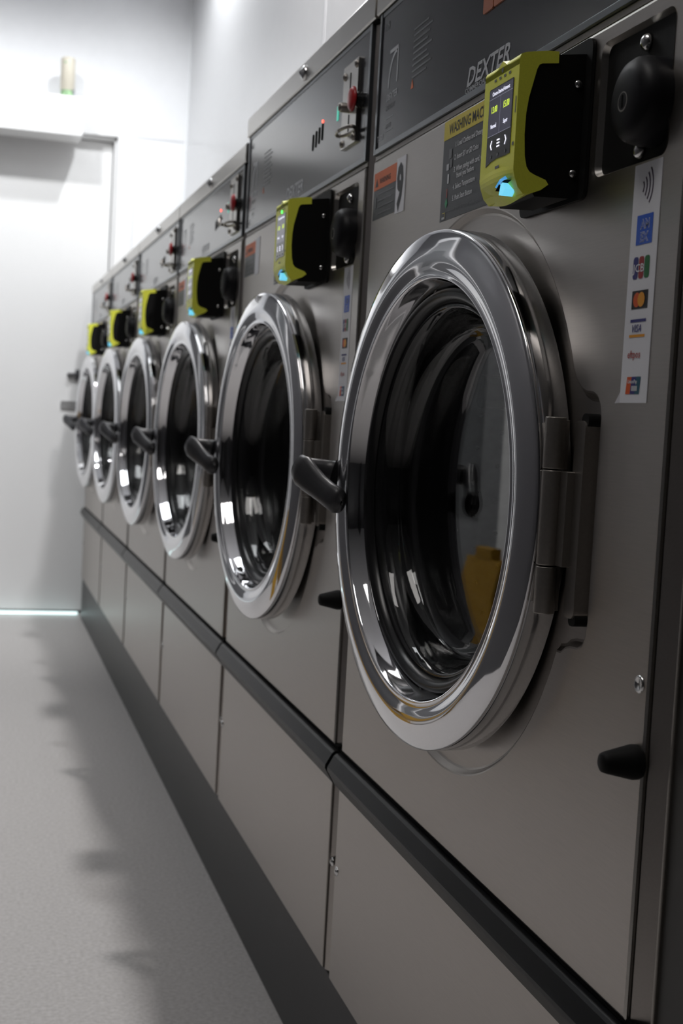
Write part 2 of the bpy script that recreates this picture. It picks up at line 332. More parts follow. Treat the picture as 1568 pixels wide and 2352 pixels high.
def washer(k_high=True):
    ztop = 1.286 if k_high else 1.249
    ztrim = 1.320 if k_high else 1.281
    root = empty('washing_machine', (ORG[0], Y0+ORG[1], 0))
    B = lambda mb, name, parent=root, **kw: mb.build(name, parent, ORG, **kw)
    # cabinet shell: body with front flanges
    m = MB(); ca_, cb_, cc_, cd_ = 0.004, 0.746, ZP, ztop
    m.plate([(ca_, cc_), (cb_, cc_), (cb_, cd_), (ca_, cd_)], [arc(SC, ZR, 0.204, 0, 2*PI*63/64, 63)], 0.012, 'gap')
    vs_ = [(x, y, z) for x in (0.012, 0.335) for y in (ca_, cb_) for z in (cc_, cd_)]
    m.add(vs_, [(4, 6, 7, 5), (0, 4, 5, 1), (2, 3, 7, 6), (0, 2, 6, 4), (1, 5, 7, 3)], 'gap')
    m.prism([(0.0030, 0.0190), (0.0150, -0.0020), (0.340, -0.0020), (0.340, 0.0190)], ZP, ztop, 'z', 'steel'); m.box(0.010, 0.340, 0.7375, 0.7455, ZP, ztop, 'gap')
    B(m, 'cabinet', bevel=.001)
    # front panel with the round embossed recess and the coin box opening
    dout = door_outline(); cout = rrect(0.045, 0.153, 1.012, 1.1085, 0.009)
    outer = rrect(0.0195, 0.7370, ZB+.004, ZC, 0.003, 3)
    m = MB()
    fr = [(0.0225, ZB+.007), (0.734, ZB+.007), (0.734, ZC-.003), (0.0225, ZC-.003)]
    m.plate(fr, [dout, cout], 0.0, 'steel')
    l0 = [(0.0, *p) for p in fr]; l1 = [(0.0012, p[0]+(-1 if p[0] < .3 else 1)*.0022, p[1]+(-1 if p[1] < .8 else 1)*.0022) for p in fr]
    l2 = [(0.014, p[1], p[2]) for p in l1]
    m.strip(l1, l0, 'steel_trim', False); m.strip(l2, l1, 'steel_trim', False)
    prev = dout; px = 0.0
    for d, x in ((.0015, .0006), (.0035, .0030), (.0055, .0052), (.0075, .0060)):
        cur = inset(dout, d); m.strip([(px, *p) for p in prev], [(x, *p) for p in cur], 'steel', True); prev, px = cur, x
    m.plate(prev, [arc(SC, ZR, 0.205, 0, 2*PI*63/64, 63)], px, 'steel')
    B(m, 'front_panel')
    # collar between tub and door, and the drum
    m = MB(); m.lathe([(0.206, -0.0065), (0.206, 0.004), (0.196, 0.008), (0.188, 0.0), (0.186, -0.07)], (0, SC, ZR), 'rubber', 80); B(m, 'tub_collar')
    m = MB(); m.lathe([(0.186, -0.07), (0.212, -0.075), (0.212, -0.29), (0.15, -0.305), (0.001, -0.305)], (0, SC, ZR), 'drum', 64)
    for i in range(3):
        a = i*2*PI/3+.5; c, s = math.cos(a), math.sin(a)
        m.tube([(0.09, SC+.203*c, ZR+.203*s), (0.28, SC+.203*c, ZR+.203*s)], [(.018, .018)]*2, 'drum', 12)
    for j in range(7):
        for i in range(36):
            a = (i+.5*(j % 2))*2*PI/36; c, s = math.cos(a), math.sin(a)
            m.lathe([(0.003, 0.0), (0.0001, 0.0005)], (0.10+j*.026, SC+.2115*c, ZR+.2115*s), 'gap', 6, (0, -c, -s))
    B(m, 'drum')
    # ---- door
    m = MB()
    m.lathe([(0.190, -0.0250), (0.2330, -0.0255), (0.2345, -0.0242), (0.2345, -0.002), (0.2338, -0.0005)], (0, 0, 0), 'band_steel', 160, xf=XD)
    door = B(m, 'door')
    DB = lambda mb, name, **kw: mb.build(name, door, ORG, **kw)
    m = MB()
    m.lathe([(0.2338, -0.0007), (0.2345, 0.0006), (0.2343, 0.0018), (0.2332, 0.0030), (0.2300, 0.0042), (0.2250, 0.0056), (0.2190, 0.0072), (0.2130, 0.0084), (0.2080, 0.0087),
             (0.2040, 0.0080), (0.2005, 0.0066), (0.1975, 0.0054), (0.1950, 0.0050), (0.1932, 0.0056), (0.1922, 0.0058), (0.1912, 0.0052), (0.1905, 0.0036), (0.1898, 0.0),
             (0.1870, -0.0075), (0.1848, -0.0130), (0.1835, -0.0195)], (0, 0, 0), 'chrome', 192, xf=XD); DB(m, 'chrome_ring')
    m = MB()
    m.lathe([(0.1838, -0.0130), (0.1815, -0.0105), (0.1780, -0.0100), (0.1740, -0.0125), (0.1715, -0.0180), (0.1700, -0.026), (0.1680, -0.029), (0.1668, -0.0295),
             (0.1672, -0.040), (0.1680, -0.052), (0.1720, -0.062), (0.1800, -0.064)], (0, 0, 0), 'rubber', 144, xf=XD); DB(m, 'gasket')
    m = MB()
    outerp = [(0.1700, -0.0175), (0.1665, -0.0200), (0.1625, -0.0270), (0.1595, -0.0380), (0.1565, -0.0480), (0.1515, -0.0540), (0.1430, -0.0566), (0.1300, -0.0570), (0.1000, -0.0570), (0.0500, -0.0570), (0.0005, -0.0570)]
    innerp = [(r+(0.0055 if r > .12 else 0), h-(0.0055 if r <= .16 else .004)) for r, h in outerp[1:-1]]+[(0.0005, -0.0625)]
    m.lathe(outerp, (0, 0, 0), 'glass', 128, xf=XD); m.lathe([outerp[0], (0.1715, -0.0210)]+innerp, (0, 0, 0), 'glass', 128, xf=XD)
    DB(m, 'glass_bowl', recalc=True)
    # hinge: three knuckles on the door edge and the bar on the panel
    m = MB()
    for z0, z1 in ((0.7985, 0.8370), (0.7265, 0.7975), (0.6900, 0.7255)):
        m.lathe([(0.0005, 0), (0.0075, 0), (0.0080, 0.0006), (0.0080, z1-z0-.0006), (0.0075, z1-z0), (0.0005, z1-z0)], (-0.0150, 0.1590, z0), 'hinge', 28, (0, 0, 1))
    m.box(-0.016, -0.004, 0.158, 0.172, 0.7985, 0.835, 'hinge'); m.box(-0.016, -0.004, 0.158, 0.172, 0.692, 0.7255, 'hinge')
    m.box(-0.012, 0.004, 0.140, 0.158, 0.727, 0.797, 'hinge')
    DB(m, 'hinge', bevel=.0008)
    m = MB(); m.prism(rrect(0.1270, 0.1440, 0.6900, 0.8350, .006), -0.006, 0.0058, 'x', 'hinge')
    m.prism(rrect(0.1255, 0.1370, 0.8300, 0.8405, .005), -0.0045, 0.0058, 'x', 'blackmatt'); m.prism(rrect(0.1270, 0.1385, 0.6845, 0.694, .004), -0.0045, 0.0058, 'x', 'blackmatt')
    B(m, 'hinge_bar', bevel=.0012)
    # handle: black mount on the ring edge, arm, curved grip
    hy = 0.636; hz = 0.768
    m = MB()
    m.tube([(-0.036, 0.628, hz-.006), (-0.048, 0.632, hz-.004), (-0.056, 0.636, hz-.002)], [(0.010, 0.022), (0.0105, 0.0215), (0.009, 0.017)], 'rubber', 20)
    m.tube([(-0.050, hy, hz+.001), (-0.068, hy+.003, hz+.003), (-0.082, hy+.004, hz+.004), (-0.0905, hy+.002, hz+.002)], [(0.009, 0.0125), (0.009, 0.0115), (0.009, 0.0115), (0.008, 0.0105)], 'handle', 20)
    m.tube([(-0.0955, 0.642, 0.7765), (-0.0945, 0.638, 0.7745), (-0.0905, 0.63, 0.769), (-0.0845, 0.618, 0.7615), (-0.0775, 0.603, 0.7535), (-0.071, 0.589, 0.747), (-0.0655, 0.578, 0.7425), (-0.063, 0.573, 0.741), (-0.062, 0.571, 0.7405)],
           [(0.002, 0.004), (0.007, 0.0140), (0.0088, 0.0180), (0.0085, 0.0162), (0.0085, 0.0140), (0.0092, 0.0136), (0.0100, 0.0145), (0.0082, 0.0120), (0.002, 0.003)], 'handle', 24)
    DB(m, 'handle')
    # lower panel, charcoal strip, bumper, screws
    m = MB(); m.box(0.0, 0.012, 0.0195, 0.737, ZP+.002, 0.398, 'steel'); lp = B(m, 'lower_panel', bevel=.0012)
    for y in (0.0125, 0.7285):
        m = MB(); m.lathe([(0.0058, 0), (0.0055, 0.0010), (0.0030, 0.0012)], (0.0 if y > .1 else .0035, y, 0.295), 'bolt', 20); m.dome((-.0008 if y > .1 else .003, y, 0.295), .0036, .002, 'bolt', n=16)
        mb_ = m.build('screw', lp, ORG)
    prof = [(0.004, ZB+.001), (-0.0035, ZB+.0005), (-0.0065, ZB-.0020), (-0.0125, 0.4190), (-0.0140, 0.4165), (-0.0142, 0.4125), (-0.0125, 0.4095), (-0.0030, 0.3935), (0.0000, 0.3925), (0.004, 0.3925)]
    m = MB(); m.prism(prof, 0.0045, 0.7440, 'y', 'band', False); m.box(0.001, 0.010, 0.004, 0.745, ZB+.001, ZB+.0065, 'gap'); B(m, 'trim_strip', bevel=.0008)
    m = MB(); m.lathe([(0.0001, 0.0265), (0.0045, 0.0263), (0.0064, 0.0252), (0.0073, 0.0228), (0.0113, 0.0060), (0.0118, 0.0035), (0.0116, -0.001)], (0, 0.0290, 0.6105), 'blackmatt', 36); B(m, 'door_bumper')
    m = MB(); m.lathe([(0.0062, -.0002), (0.0058, 0.0009), (0.0042, 0.0011), (0.0040, 0.0004), (0.0016, 0.0006), (0.0012, -0.0002)], (0, 0.0325, 0.6620), 'bolt', 24); B(m, 'screw')
    # coin box: steel rim, black plate, lock dome, bolts
    cb_in = inset(cout, .0022)
    m = MB(); m.strip([(-0.0004, *p) for p in cout], [(0.0044, *p) for p in cb_in], 'steel_trim', True)
    m.plate(cb_in, [], 0.0044, 'blackmatt')
    cb = B(m, 'coin_box')
    m = MB(); m.lathe([(0.0295, -0.004), (0.0293, 0.0080), (0.0280, 0.0140), (0.0245, 0.0185), (0.0180, 0.0212), (0.0090, 0.0224), (0.0001, 0.0226)], (0, 0.0700, 1.0500), 'lock', 64); m.build('lock_dome', cb, ORG)
    m = MB(); m.lathe([(0.0078, 0.0), (0.0078, 0.0022), (0.0060, 0.0026), (0.0045, 0.0018), (0.0001, 0.0018)], (-0.0200, 0.0700, 1.0480), 'hinge', 24)
    m.prism(rrect(0.0685, 0.0715, 1.0435, 1.0525, .0014), -0.0226, -0.0215, 'x', 'gap'); m.build('key_lock', cb, ORG)
    for y, z in ((0.0905, 1.0950), (0.0905, 1.0220)):
        m = MB(); m.dome((0.0035, y, z), .0060, .0048, 'bolt', n=20); m.build('bolt', cb, ORG)
    # control panel: glossy overlay in a thin frame
    m = MB()
    cz0 = 1.1335
    m.box(0.0005, 0.012, 0.0285, 0.7295, cz0, ztop-.006, 'console')
    m.box(-0.0012, 0.012, 0.0195, 0.0280, 1.1275, ztop-.001, 'console_frame'); m.box(-0.0012, 0.012, 0.7300, 0.7370, 1.1275, ztop-.001, 'console_frame')
    m.box(-0.0012, 0.012, 0.0280, 0.7300, 1.1275, cz0, 'console_frame'); m.box(-0.0004, 0.012, 0.0280, 0.7300, ztop-.006, ztop-.001, 'console_frame')
    m.box(0.002, 0.012, 0.0195, 0.7370, ZC+.0008, 1.1272, 'hinge')
    X = 0.0002
    ck = B(m, 'control_panel', bevel=.0006)
    m = MB(); T = lambda *a, **kw: m.text(*a, **kw)
    sz = 1.0 if k_high else 0.80
    zz = lambda z: cz0+(z-cz0)*sz
    T('4x8', 0.722, zz(1.262), 0.013*sz, 'print_dim', X, bold=.01)
    # maker's mark: square with a quarter-round stroke
    m.build('size_lettering', ck, ORG); m = MB()
    my, mz = 0.700, zz(1.196)
    mw, mh = 0.036, 0.040*sz
    def bar(y0, y1, z0, z1, k='print'): m.add([(X, y0, z0), (X, y1, z0), (X, y1, z1), (X, y0, z1)], [(0, 3, 2, 1)], k)
    bar(my-mw, my-mw+.0035, mz, mz+mh); bar(my-mw, my-.004, mz+mh-.004, mz+mh)
    q0 = [(my-.002-(mw-.010)*(1-math.cos(a)), mz+(mh-.004)*math.sin(a)) for a in [PI/2*i/10 for i in range(11)]]
    q1 = [(y-.003, z-.003) for y, z in q0]
    m.add([(X, *p) for p in q0]+[(X, *p) for p in q1], [(i, i+1, 12+i, 11+i) for i in range(10)], 'print')
    m.build('maker_mark', ck, ORG); m = MB(); T = lambda *a, **kw: m.text(*a, **kw)
    T('DEXTER', my+.001, mz-.015*sz, 0.0108*sz, 'print', X, italic=.2, bold=.012); T('LAUNDRY', my+.001, mz-.025*sz, 0.0072*sz, 'print_dim', X, bold=.008)
    m.build('maker_lettering', ck, ORG); m = MB(); T = lambda *a, **kw: m.text(*a, **kw)
    for i in range(9):
        bar(0.565-(.013 if i % 3 == 1 else 0)-(.006 if i % 4 == 2 else 0), 0.612, zz(1.236-.0062*i), zz(1.238-.0062*i), 'print_dim')
    m.add([(X, 0.614, zz(1.176)), (X, 0.605, zz(1.176)), (X, 0.6095, zz(1.186))], [(0, 2, 1)], 'orange')
    m.build('cycle_list', ck, ORG); m = MB(); T = lambda *a, **kw: m.text(*a, **kw)
    T('T-600' if k_high else 'T-400', 0.729, zz(1.141), 0.0095*sz, 'print', X, bold=.01)
    bar(0.672, 0.700, zz(1.147), zz(1.1475)); bar(0.672, 0.700, zz(1.161), zz(1.1615)); T('LISTED', 0.699, zz(1.151), 0.0065*sz, 'print_dim', X, bold=.01)
    m.build('model_lettering', ck, ORG); m = MB(); T = lambda *a, **kw: m.text(*a, **kw)
    T('DEXTER', 0.442, 1.1405, 0.0235*sz, 'print', X, italic=.25, bold=.02, wide=1.22)
    T('COMMERCIAL WASHER', 0.444, 1.1345, 0.0068*sz, 'print', X, wide=1.25, bold=.004)
    m.build('printed_lettering', ck, ORG)
    for i in range(4):
        y = 0.290-i*.0165; z = (1.186 if k_high else 1.168)+i*.0018
        m = MB(); m.prism(rrect(y-.0035, y+.0035, z, z+.022*sz, .003, 4), X-.0004, X+.0010, 'x', 'gap'); m.build('vent_slot', ck, ORG)
    # top trim
    m = MB(); m.prism([(0.004, ztop), (-0.0020, ztop), (-0.0035, ztop+.0015), (-0.0035, ztrim-.004), (-0.0015, ztrim-.001), (0.004, ztrim), (0.334, ztrim), (0.334, ztop)], 0.0035, 0.7455, 'y', 'steel_trim')
    m.box(0.0, 0.01, 0.004, 0.745, ztop-.0025, ztop+.0005, 'gap')
    tt = B(m, 'top_trim', bevel=.001)
    m = MB(); zc_ = (ztop+ztrim)/2-.001
    m.lathe([(0.0105, -.004), (0.0105, 0.0025), (0.0085, 0.0040), (0.0050, 0.0060), (0.0022, 0.0085), (0.0001, 0.0090)], (-0.0030, 0.345, zc_), 'bolt', 24); m.build('lock_screw', tt, ORG)
    # coin acceptor
    p0, p1 = (1.158, 1.258) if k_high else (1.140, 1.238)
    m = MB(); m.prism(rrect(0.064, 0.130, p0, p1, .002), -0.0032, 0.0005, 'x', 'steel_trim')
    m.prism(rrect(0.0955, 0.0985, p0+.060, p1-.012, .001), -0.0036, -0.003, 'x', 'gap'); m.prism(rrect(0.0955, 0.0985, p0+.012, p0+.038, .001), -0.0036, -0.003, 'x', 'gap')
    ca = B(m, 'coin_acceptor', bevel=.0005)
    for y, z in ((0.071, p1-.007), (0.123, p1-.012), (0.071, p0+.007), (0.123, p0+.007)):
        m = MB(); m.dome((-0.003, y, z), .0048, .0034, 'hinge', n=16); m.build('bolt', ca, ORG)
    zk = p0+.046
    m = MB(); m.lathe([(0.0060, 0), (0.0060, .010), (0.0045, .013), (0.0001, .0135)], (-0.0030, 0.0985, zk), 'hinge', 20); m.build('coin_slot', ca, ORG)
    m = MB(); m.lathe([(0.0075, -.003), (0.0095, 0.001), (0.0070, 0.003), (0.0095, 0.005), (0.0070, 0.007), (0.0090, 0.009)], (-0.0005, 0.0500, zk), 'black', 24)
    m.lathe([(0.0090, 0.009), (0.0145, 0.0105), (0.0150, 0.0120), (0.0120, 0.0150), (0.0075, 0.0160), (0.0001, 0.0163)], (-0.0005, 0.0500, zk), 'red', 28); m.build('reject_button', ca, ORG)
    m = MB(); zr_ = p0+.014; pts = [(-0.011-.008*math.cos(a), 0.080+.031*math.sin(a), zr_) for a in [2*PI*i/28 for i in range(29)]]
    m.tube(pts, [(.0018, .0024)]*29, 'hinge', 10)
    if not k_high: m.tube([(-0.020, 0.100, zr_), (-0.024, 0.116, zr_+.004), (-0.022, 0.124, zr_+.012), (-0.018, 0.122, zr_+.016)], [(.003, .003)]*4, 'hinge', 10)
    m.build('return_cup_ring', ca, ORG)
    # ---- stickers
    m = MB(); X1, X2 = -0.0004, -0.00065
    def rect(y0, y1, z0, z1, k, x=X2, mm=None): (mm or m).add([(x, y0, z0), (x, y1, z0), (x, y1, z1), (x, y0, z1)], [(0, 3, 2, 1)], k)
    a0, a1, b0, b1 = 0.300, 0.4935, 1.0225, 1.1180
    m.box(X1, 0.0002, a0, a1, b0, b1, 'slate'); rect(a0, a1, 1.1000, b1, 'gold', X2)
    X3 = -0.0008
    m.text('WASHING MACHINE', 0.4790, 1.1038, 0.0138, 'ink', X3, wide=0.90, bold=.02)
    rows = [(1.0890, '1. Load Clothes and Detergent'), (1.0770, '2. Insert $1 or $2 Coins'), (1.0655, "3. When paying with card, wait for"), (1.0590, "    'thank you' before"), (1.0490, '4. Select Temperature'), (1.0385, '5. Push Start Button')]
    for z, s in rows: m.text(s, 0.4600, z, 0.0070, 'ink_white', X3, italic=.1, wide=0.92, bold=.012)
    m.text('IMPORTED BY  www.rgtm.au', 0.4500, 1.0285, 0.0056, 'print_dim', X3, wide=1.0); rect(0.452, 0.478, 1.0302, 1.0306, 'print_dim', X3); rect(0.305, 0.362, 1.0302, 1.0306, 'print_dim', X3)
    for y, z, w_, h_, k in ((0.472, 1.085, .008, .009, 'print_dim'), (0.4775, 1.073, .0065, .006, 'print'), (0.469, 1.0755, .006, .008, 'print_dim'), (0.4745, 1.0615, .004, .009, 'ink_white'), (0.476, 1.0480, .0022, .0085, 'ink_red')):
        rect(y-w_/2, y+w_/2, z-h_/2, z+h_/2, k, X3)
    m.add([(X3, 0.4765, 1.0335), (X3, 0.4725, 1.0385), (X3, 0.4765, 1.0435), (X3, 0.4805, 1.0385)], [(0, 1, 2, 3)], 'ink_green')
    rect(0.4785, 0.4865, 1.0295, 1.0302, 'gold', X3); rect(0.4785, 0.4792, 1.0240, 1.0302, 'gold', X3); rect(0.479, 0.487, 1.0240, 1.0262, 'print', X3)
    B(m, 'instruction_sticker')
    m = MB(); y1, y0, z0, z1 = 0.728, 0.644, 1.052, 1.1055
    m.box(X1, 0.0002, y0, y1, z0+.001, z1, 'slate'); rect(y0, y1, 1.0860, z1, 'orange')
    m.text('WARNING', 0.706, 1.0915, 0.0085, 'ink', X3, bold=.02); m.add([(X3, 0.722, 1.0895), (X3, 0.711, 1.0895), (X3, 0.7165, 1.0990)], [(0, 2, 1)], 'ink')
    for i in range(4): rect(0.652+.006*(i % 2), 0.712, 1.0795-.0072*i, 1.0808-.0072*i, 'print_dim', X3)
    rect(0.716, 0.722, 1.066, 1.078, 'print_dim', X3)
    B(m, 'warning_sticker')
    m = MB(); m.box(X1-.0003, 0.0002, 0.6125, 0.6435, 1.050, 1.1085, 'paper'); num = B(m, 'number_sticker')
    # card scheme sticker
    m = MB(); m.box(X1, 0.0002, 0.0495, 0.0880, 0.8485, 1.0105, 'paper')
    m.add([(X1, 0.088, 0.8485), (X1, 0.088, 0.856), (X1-.0025, 0.0905, 0.8480)], [(0, 1, 2)], 'paper')
    yc = 0.0685
    for i in range(4):   # contactless waves
        r = 0.0060+.0042*i; h = math.radians(40)
        o_ = [(yc+.010-r*math.cos(a), 0.9945+r*math.sin(a)) for a in [-h+2*h*j/10 for j in range(11)]]
        i_ = [(yc+.010-(r-.0012)*math.cos(a), 0.9945+(r-.0012)*math.sin(a)) for a in [-h+2*h*j/10 for j in range(11)]]
        m.add([(X2, *p) for p in o_]+[(X2, *p) for p in i_], [(j, j+1, 12+j, 11+j) for j in range(10)], 'ink_plum')
    rect(0.0570, 0.0795, 0.9555, 0.9755, 'blue')
    for k_, b_, xx in (('paper', .045, X3), ('blue', -.004, X3-.00015)):
        m.text('AM', 0.0738, 0.9662, 0.0088, k_, xx, bold=b_, wide=1.0); m.text('EX', 0.0738, 0.9575, 0.0088, k_, xx, bold=b_, wide=1.05)
    for i, k in enumerate(('navy', 'jred', 'jgreen')):
        yy = 0.0808-i*.0080; m.plate(rrect(yy-.0070, yy, 0.9325, 0.9475, .0022, 4), [], X2, k)
    m.text('JCB', 0.0802, 0.9372, 0.0078, 'paper', X3, bold=.012, wide=1.30)
    rect(0.0570, 0.0795, 0.9122, 0.9245, 'ink')
    m.plate(arc(0.0722, 0.9183, .0050, 0, 2*PI*23/24, 23), [], X3, 'mred'); m.plate(arc(0.0658, 0.9183, .0050, 0, 2*PI*23/24, 23), [], X3-.0001, 'mamber')
    rect(0.0575, 0.0795, 0.9032, 0.9052, 'navy'); rect(0.0580, 0.0800, 0.8930, 0.8948, 'mamber'); m.text('VISA', 0.0775, 0.8965, 0.0072, 'navy', X3, italic=.3, bold=.012, wide=1.0)
    m.text('eftpos', 0.0803, 0.8790, 0.0074, 'ink_red', X3, bold=.008, wide=1.0)
    m.add([(X2, 0.0800, 0.8545), (X2, 0.0735, 0.8545), (X2, 0.0720, 0.8662), (X2, 0.0785, 0.8662)], [(0, 3, 2, 1)], 'mred')
    m.add([(X2, 0.0735, 0.8545), (X2, 0.0668, 0.8545), (X2, 0.0655, 0.8662), (X2, 0.0720, 0.8662)], [(0, 3, 2, 1)], 'navy')
    m.add([(X2, 0.0668, 0.8545), (X2, 0.0605, 0.8545), (X2, 0.0590, 0.8662), (X2, 0.0655, 0.8662)], [(0, 3, 2, 1)], 'teal')
    m.text('UnionPay', 0.0775, 0.8618, 0.0036, 'paper', X3, bold=.02, wide=1.0); rect(0.0630, 0.0715, 0.8565, 0.8600, 'print', X3)
    B(m, 'payment_sticker')
    return root
# ------------------------------------------------------------------ card reader
RORG = (0.0, 0.205, 0.990)
def reader():
    root = empty('card_reader', (RORG[0], Y0+RORG[1], RORG[2]))
    B = lambda mb, name, parent=root, **kw: mb.build(name, parent, RORG, **kw)
    s1, s2 = 0.172, 0.2405
    m = MB(); m.prism(rrect(0.1630, 0.2850, 0.9990, 1.1170, .008), -0.0032, -0.0006, 'x', 'blackmatt'); B(m, 'mounting_plate', bevel=.0008)
    m = MB(); body = [(-0.0032, 1.106), (-0.0245, 1.1030), (-0.0520, 1.0970), (-0.0520, 1.0190), (-0.0380, 0.9985), (-0.0100, 0.9995), (-0.0032, 1.004)]
    m.prism(body, s1+.0008, s2-.0008, 'y', 'blackmatt'); bd = B(m, 'housing', bevel=.0015)
    for z in (1.0835, 1.0180):
        m = MB(); m.dome((-0.0085, s1+.001, z), .0032, .0022, 'bolt', axis=(0, -1, 0), n=16); m.build('bolt', bd, RORG)
    outer = [(-0.0562, 1.0975), (-0.0552, 1.1000), (-0.0510, 1.1016), (-0.0431, 1.1031), (-0.0340, 1.1045), (-0.0256, 1.1050), (-0.0254, 1.0966)]
    inner = [(-0.0380, 1.0950), (-0.0405, 1.0938), (-0.0422, 1.0905), (-0.0445, 1.0810), (-0.0473, 1.0693), (-0.0488, 1.0571), (-0.0490, 1.0420), (-0.0478, 1.0270), (-0.0460, 1.0195), (-0.0435, 1.0160), (-0.0390, 1.0140), (-0.0301, 1.0112)]
    chin = [(-0.0277, 1.0080), (-0.0335, 1.0035), (-0.0420, 1.0000), (-0.0475, 0.9995), (-0.0520, 1.0040), (-0.0550, 1.0115), (-0.0562, 1.0190)]
    m = MB(); m.prism(outer+inner+chin, s1, s2, 'y', 'lime'); sh = B(m, 'front_shell', bevel=.0009)
    # rounded brow on top of the face and the bulging chin
    m = MB(); n = 14
    cs = [(s1+(s2-s1)*i/n) for i in range(n+1)]
    bump = [0.0055*math.exp(-((i/n-.5)/.11)**2) for i in range(n+1)]
    top = [(-0.0562, cs[i], 1.0965+bump[i]) for i in range(n+1)]; bot = [(-0.0562, cs[i], 1.0925) for i in range(n+1)]
    topb = [(-0.0505, cs[i], 1.0990+bump[i]*.8) for i in range(n+1)]
    m.strip(bot, top, 'lime', True, False); m.strip(top, topb, 'lime', True, False); m.strip(topb, [(-0.0495, p[1], 1.0950) for p in topb], 'lime', True, False); m.build('brow', sh, RORG)
    m = MB(); rows = []
    for j in range(9):
        t = j/8
        row = []
        for i in range(n+1):
            u_ = i/n; sag = math.sin(PI*u_)
            z = 1.0190+0.0030*sag*(1-t)-t*(0.0190+0.0040*sag); x = -0.0564-0.0016*math.sin(PI*t)*sag+t*t*(0.0110)
            row.append((x, cs[i], z))
        rows.append(row)
    for j in range(8): m.strip(rows[j], rows[j+1], 'lime', True, False)
    m.strip(rows[8], [(-0.034, p[1], 1.0035) for p in rows[8]], 'lime', True, False)
    m.build('chin', sh, RORG)
    m = MB(); cy = 0.1880
    m.add([(-0.0588, cy+.012, 1.0070), (-0.0585, cy+.004, 1.0118), (-0.0585, cy-.007, 1.0128), (-0.0575, cy-.009, 1.0105), (-0.0585, cy-.002, 1.0098), (-0.0575, cy+.009, 1.0058)], [(0, 1, 2, 3, 4, 5)], 'cyan_soft')
    m.prism([(cy+.013, 1.0045), (cy+.006, 1.0088), (cy-.002, 1.0104), (cy-.009, 1.0098), (cy-.002, 1.0086), (cy+.006, 1.0068)], -0.0580, -0.052, 'x', 'gap')
    m.build('tap_slot', sh, RORG)
    m = MB(); m.prism([(cy+.0045, 1.0002), (cy+.0015, 1.0080), (cy-.0020, 1.0088), (cy-.0075, 1.0035), (cy-.0020, 0.9990)], -0.0584, -0.050, 'x', 'cyan'); m.build('lamp', sh, RORG)
    # screen
    yl, yr, z0, z1 = 0.2285, 0.1805, 1.0275, 1.0850
    X = -0.0566
    m = MB()
    def plate(y0, y1, a, b_, k, x=X): m.add([(x, y0, a), (x, y1, a), (x, y1, b_), (x, y0, b_)], [(0, 3, 2, 1)], k)
    m.prism([(yr, 1.0300), (yr, 1.0840), (yr+.001, z1), (yl-.001, z1), (yl, 1.0840), (yl, 1.0265), (yl-.010, 1.0290), (yl-.022, 1.0300), (yr+.010, 1.0295)], X, X+.001, 'x', 'screen_low')
    plate(yr+.001, yl-.001, 1.0490, 1.0840, 'screen', X-.0001)
    X2, X3 = X-.0002, X-.0003; ym = (yl+yr)/2
    plate(yr+.001, yl-.001, 1.0768, 1.0771, 'scr_line', X2); plate(yr+.001, yl-.001, 1.0488, 1.0491, 'scr_line', X2); plate(ym-.0002, ym+.0002, 1.0490, 1.0770, 'scr_line', X2)
    m.text('Choose Desired Amount', ym, 1.0790, 0.0043, 'scr_white', X3, align='CENTER', bold=.004, wide=.78)
    m.text('13.00', (ym+yl)/2, 1.0660, 0.0072, 'scr_lime', X3, align='CENTER', bold=.006, wide=.78); m.text('15.00', (ym+yr)/2, 1.0660, 0.0072, 'scr_lime', X3, align='CENTER', bold=.006, wide=.78)
    m.text('Normal', (ym+yl)/2, 1.0545, 0.0046, 'scr_white', X3, align='CENTER', bold=.004, wide=.78); m.text('Super', (ym+yr)/2, 1.0545, 0.0046, 'scr_white', X3, align='CENTER', bold=.004, wide=.78)
    for s_, yy in ((1, yl-.009), (-1, yr+.009)):
        a_ = [(yy-s_*.0012, 1.0450), (yy+s_*.0012, 1.0415), (yy-s_*.0012, 1.0380)]
        b2 = [(p[0]-s_*.0014, p[1]) for p in a_]
        m.add([(X3, *p) for p in a_+b2], [(0, 1, 4, 3), (1, 2, 5, 4)], 'scr_white')
    for i in range(3): plate(ym-.0028, ym+.0028, 1.0385+i*.0024, 1.0395+i*.0024, 'scr_white', X3)
    for yy in (yl-.010, ym, yr+.009): m.plate(arc(yy, 1.0328, .0014, 0, 2*PI*11/12, 11), [], X3, 'print_dim')
    m.build('screen', sh, RORG)
    m = MB()
    for i in range(4): plate(0.218-i*.0095-.0022, 0.218-i*.0095+.0022, 1.0895, 1.0912, 'print_dim', X)
    m.plate(arc(ym, 1.0955, .0020, 0, 2*PI*15/16, 15), [], X, 'print_dim'); plate(0.1738, 0.1752, 1.058, 1.070, 'print_dim', X); plate(0.1738, 0.1772, 1.0345, 1.0370, 'print_dim', X); plate(ym-.004, ym+.004, 1.0222, 1.0242, 'print_dim', X)
    m.build('face_markings', sh, RORG)
    return root
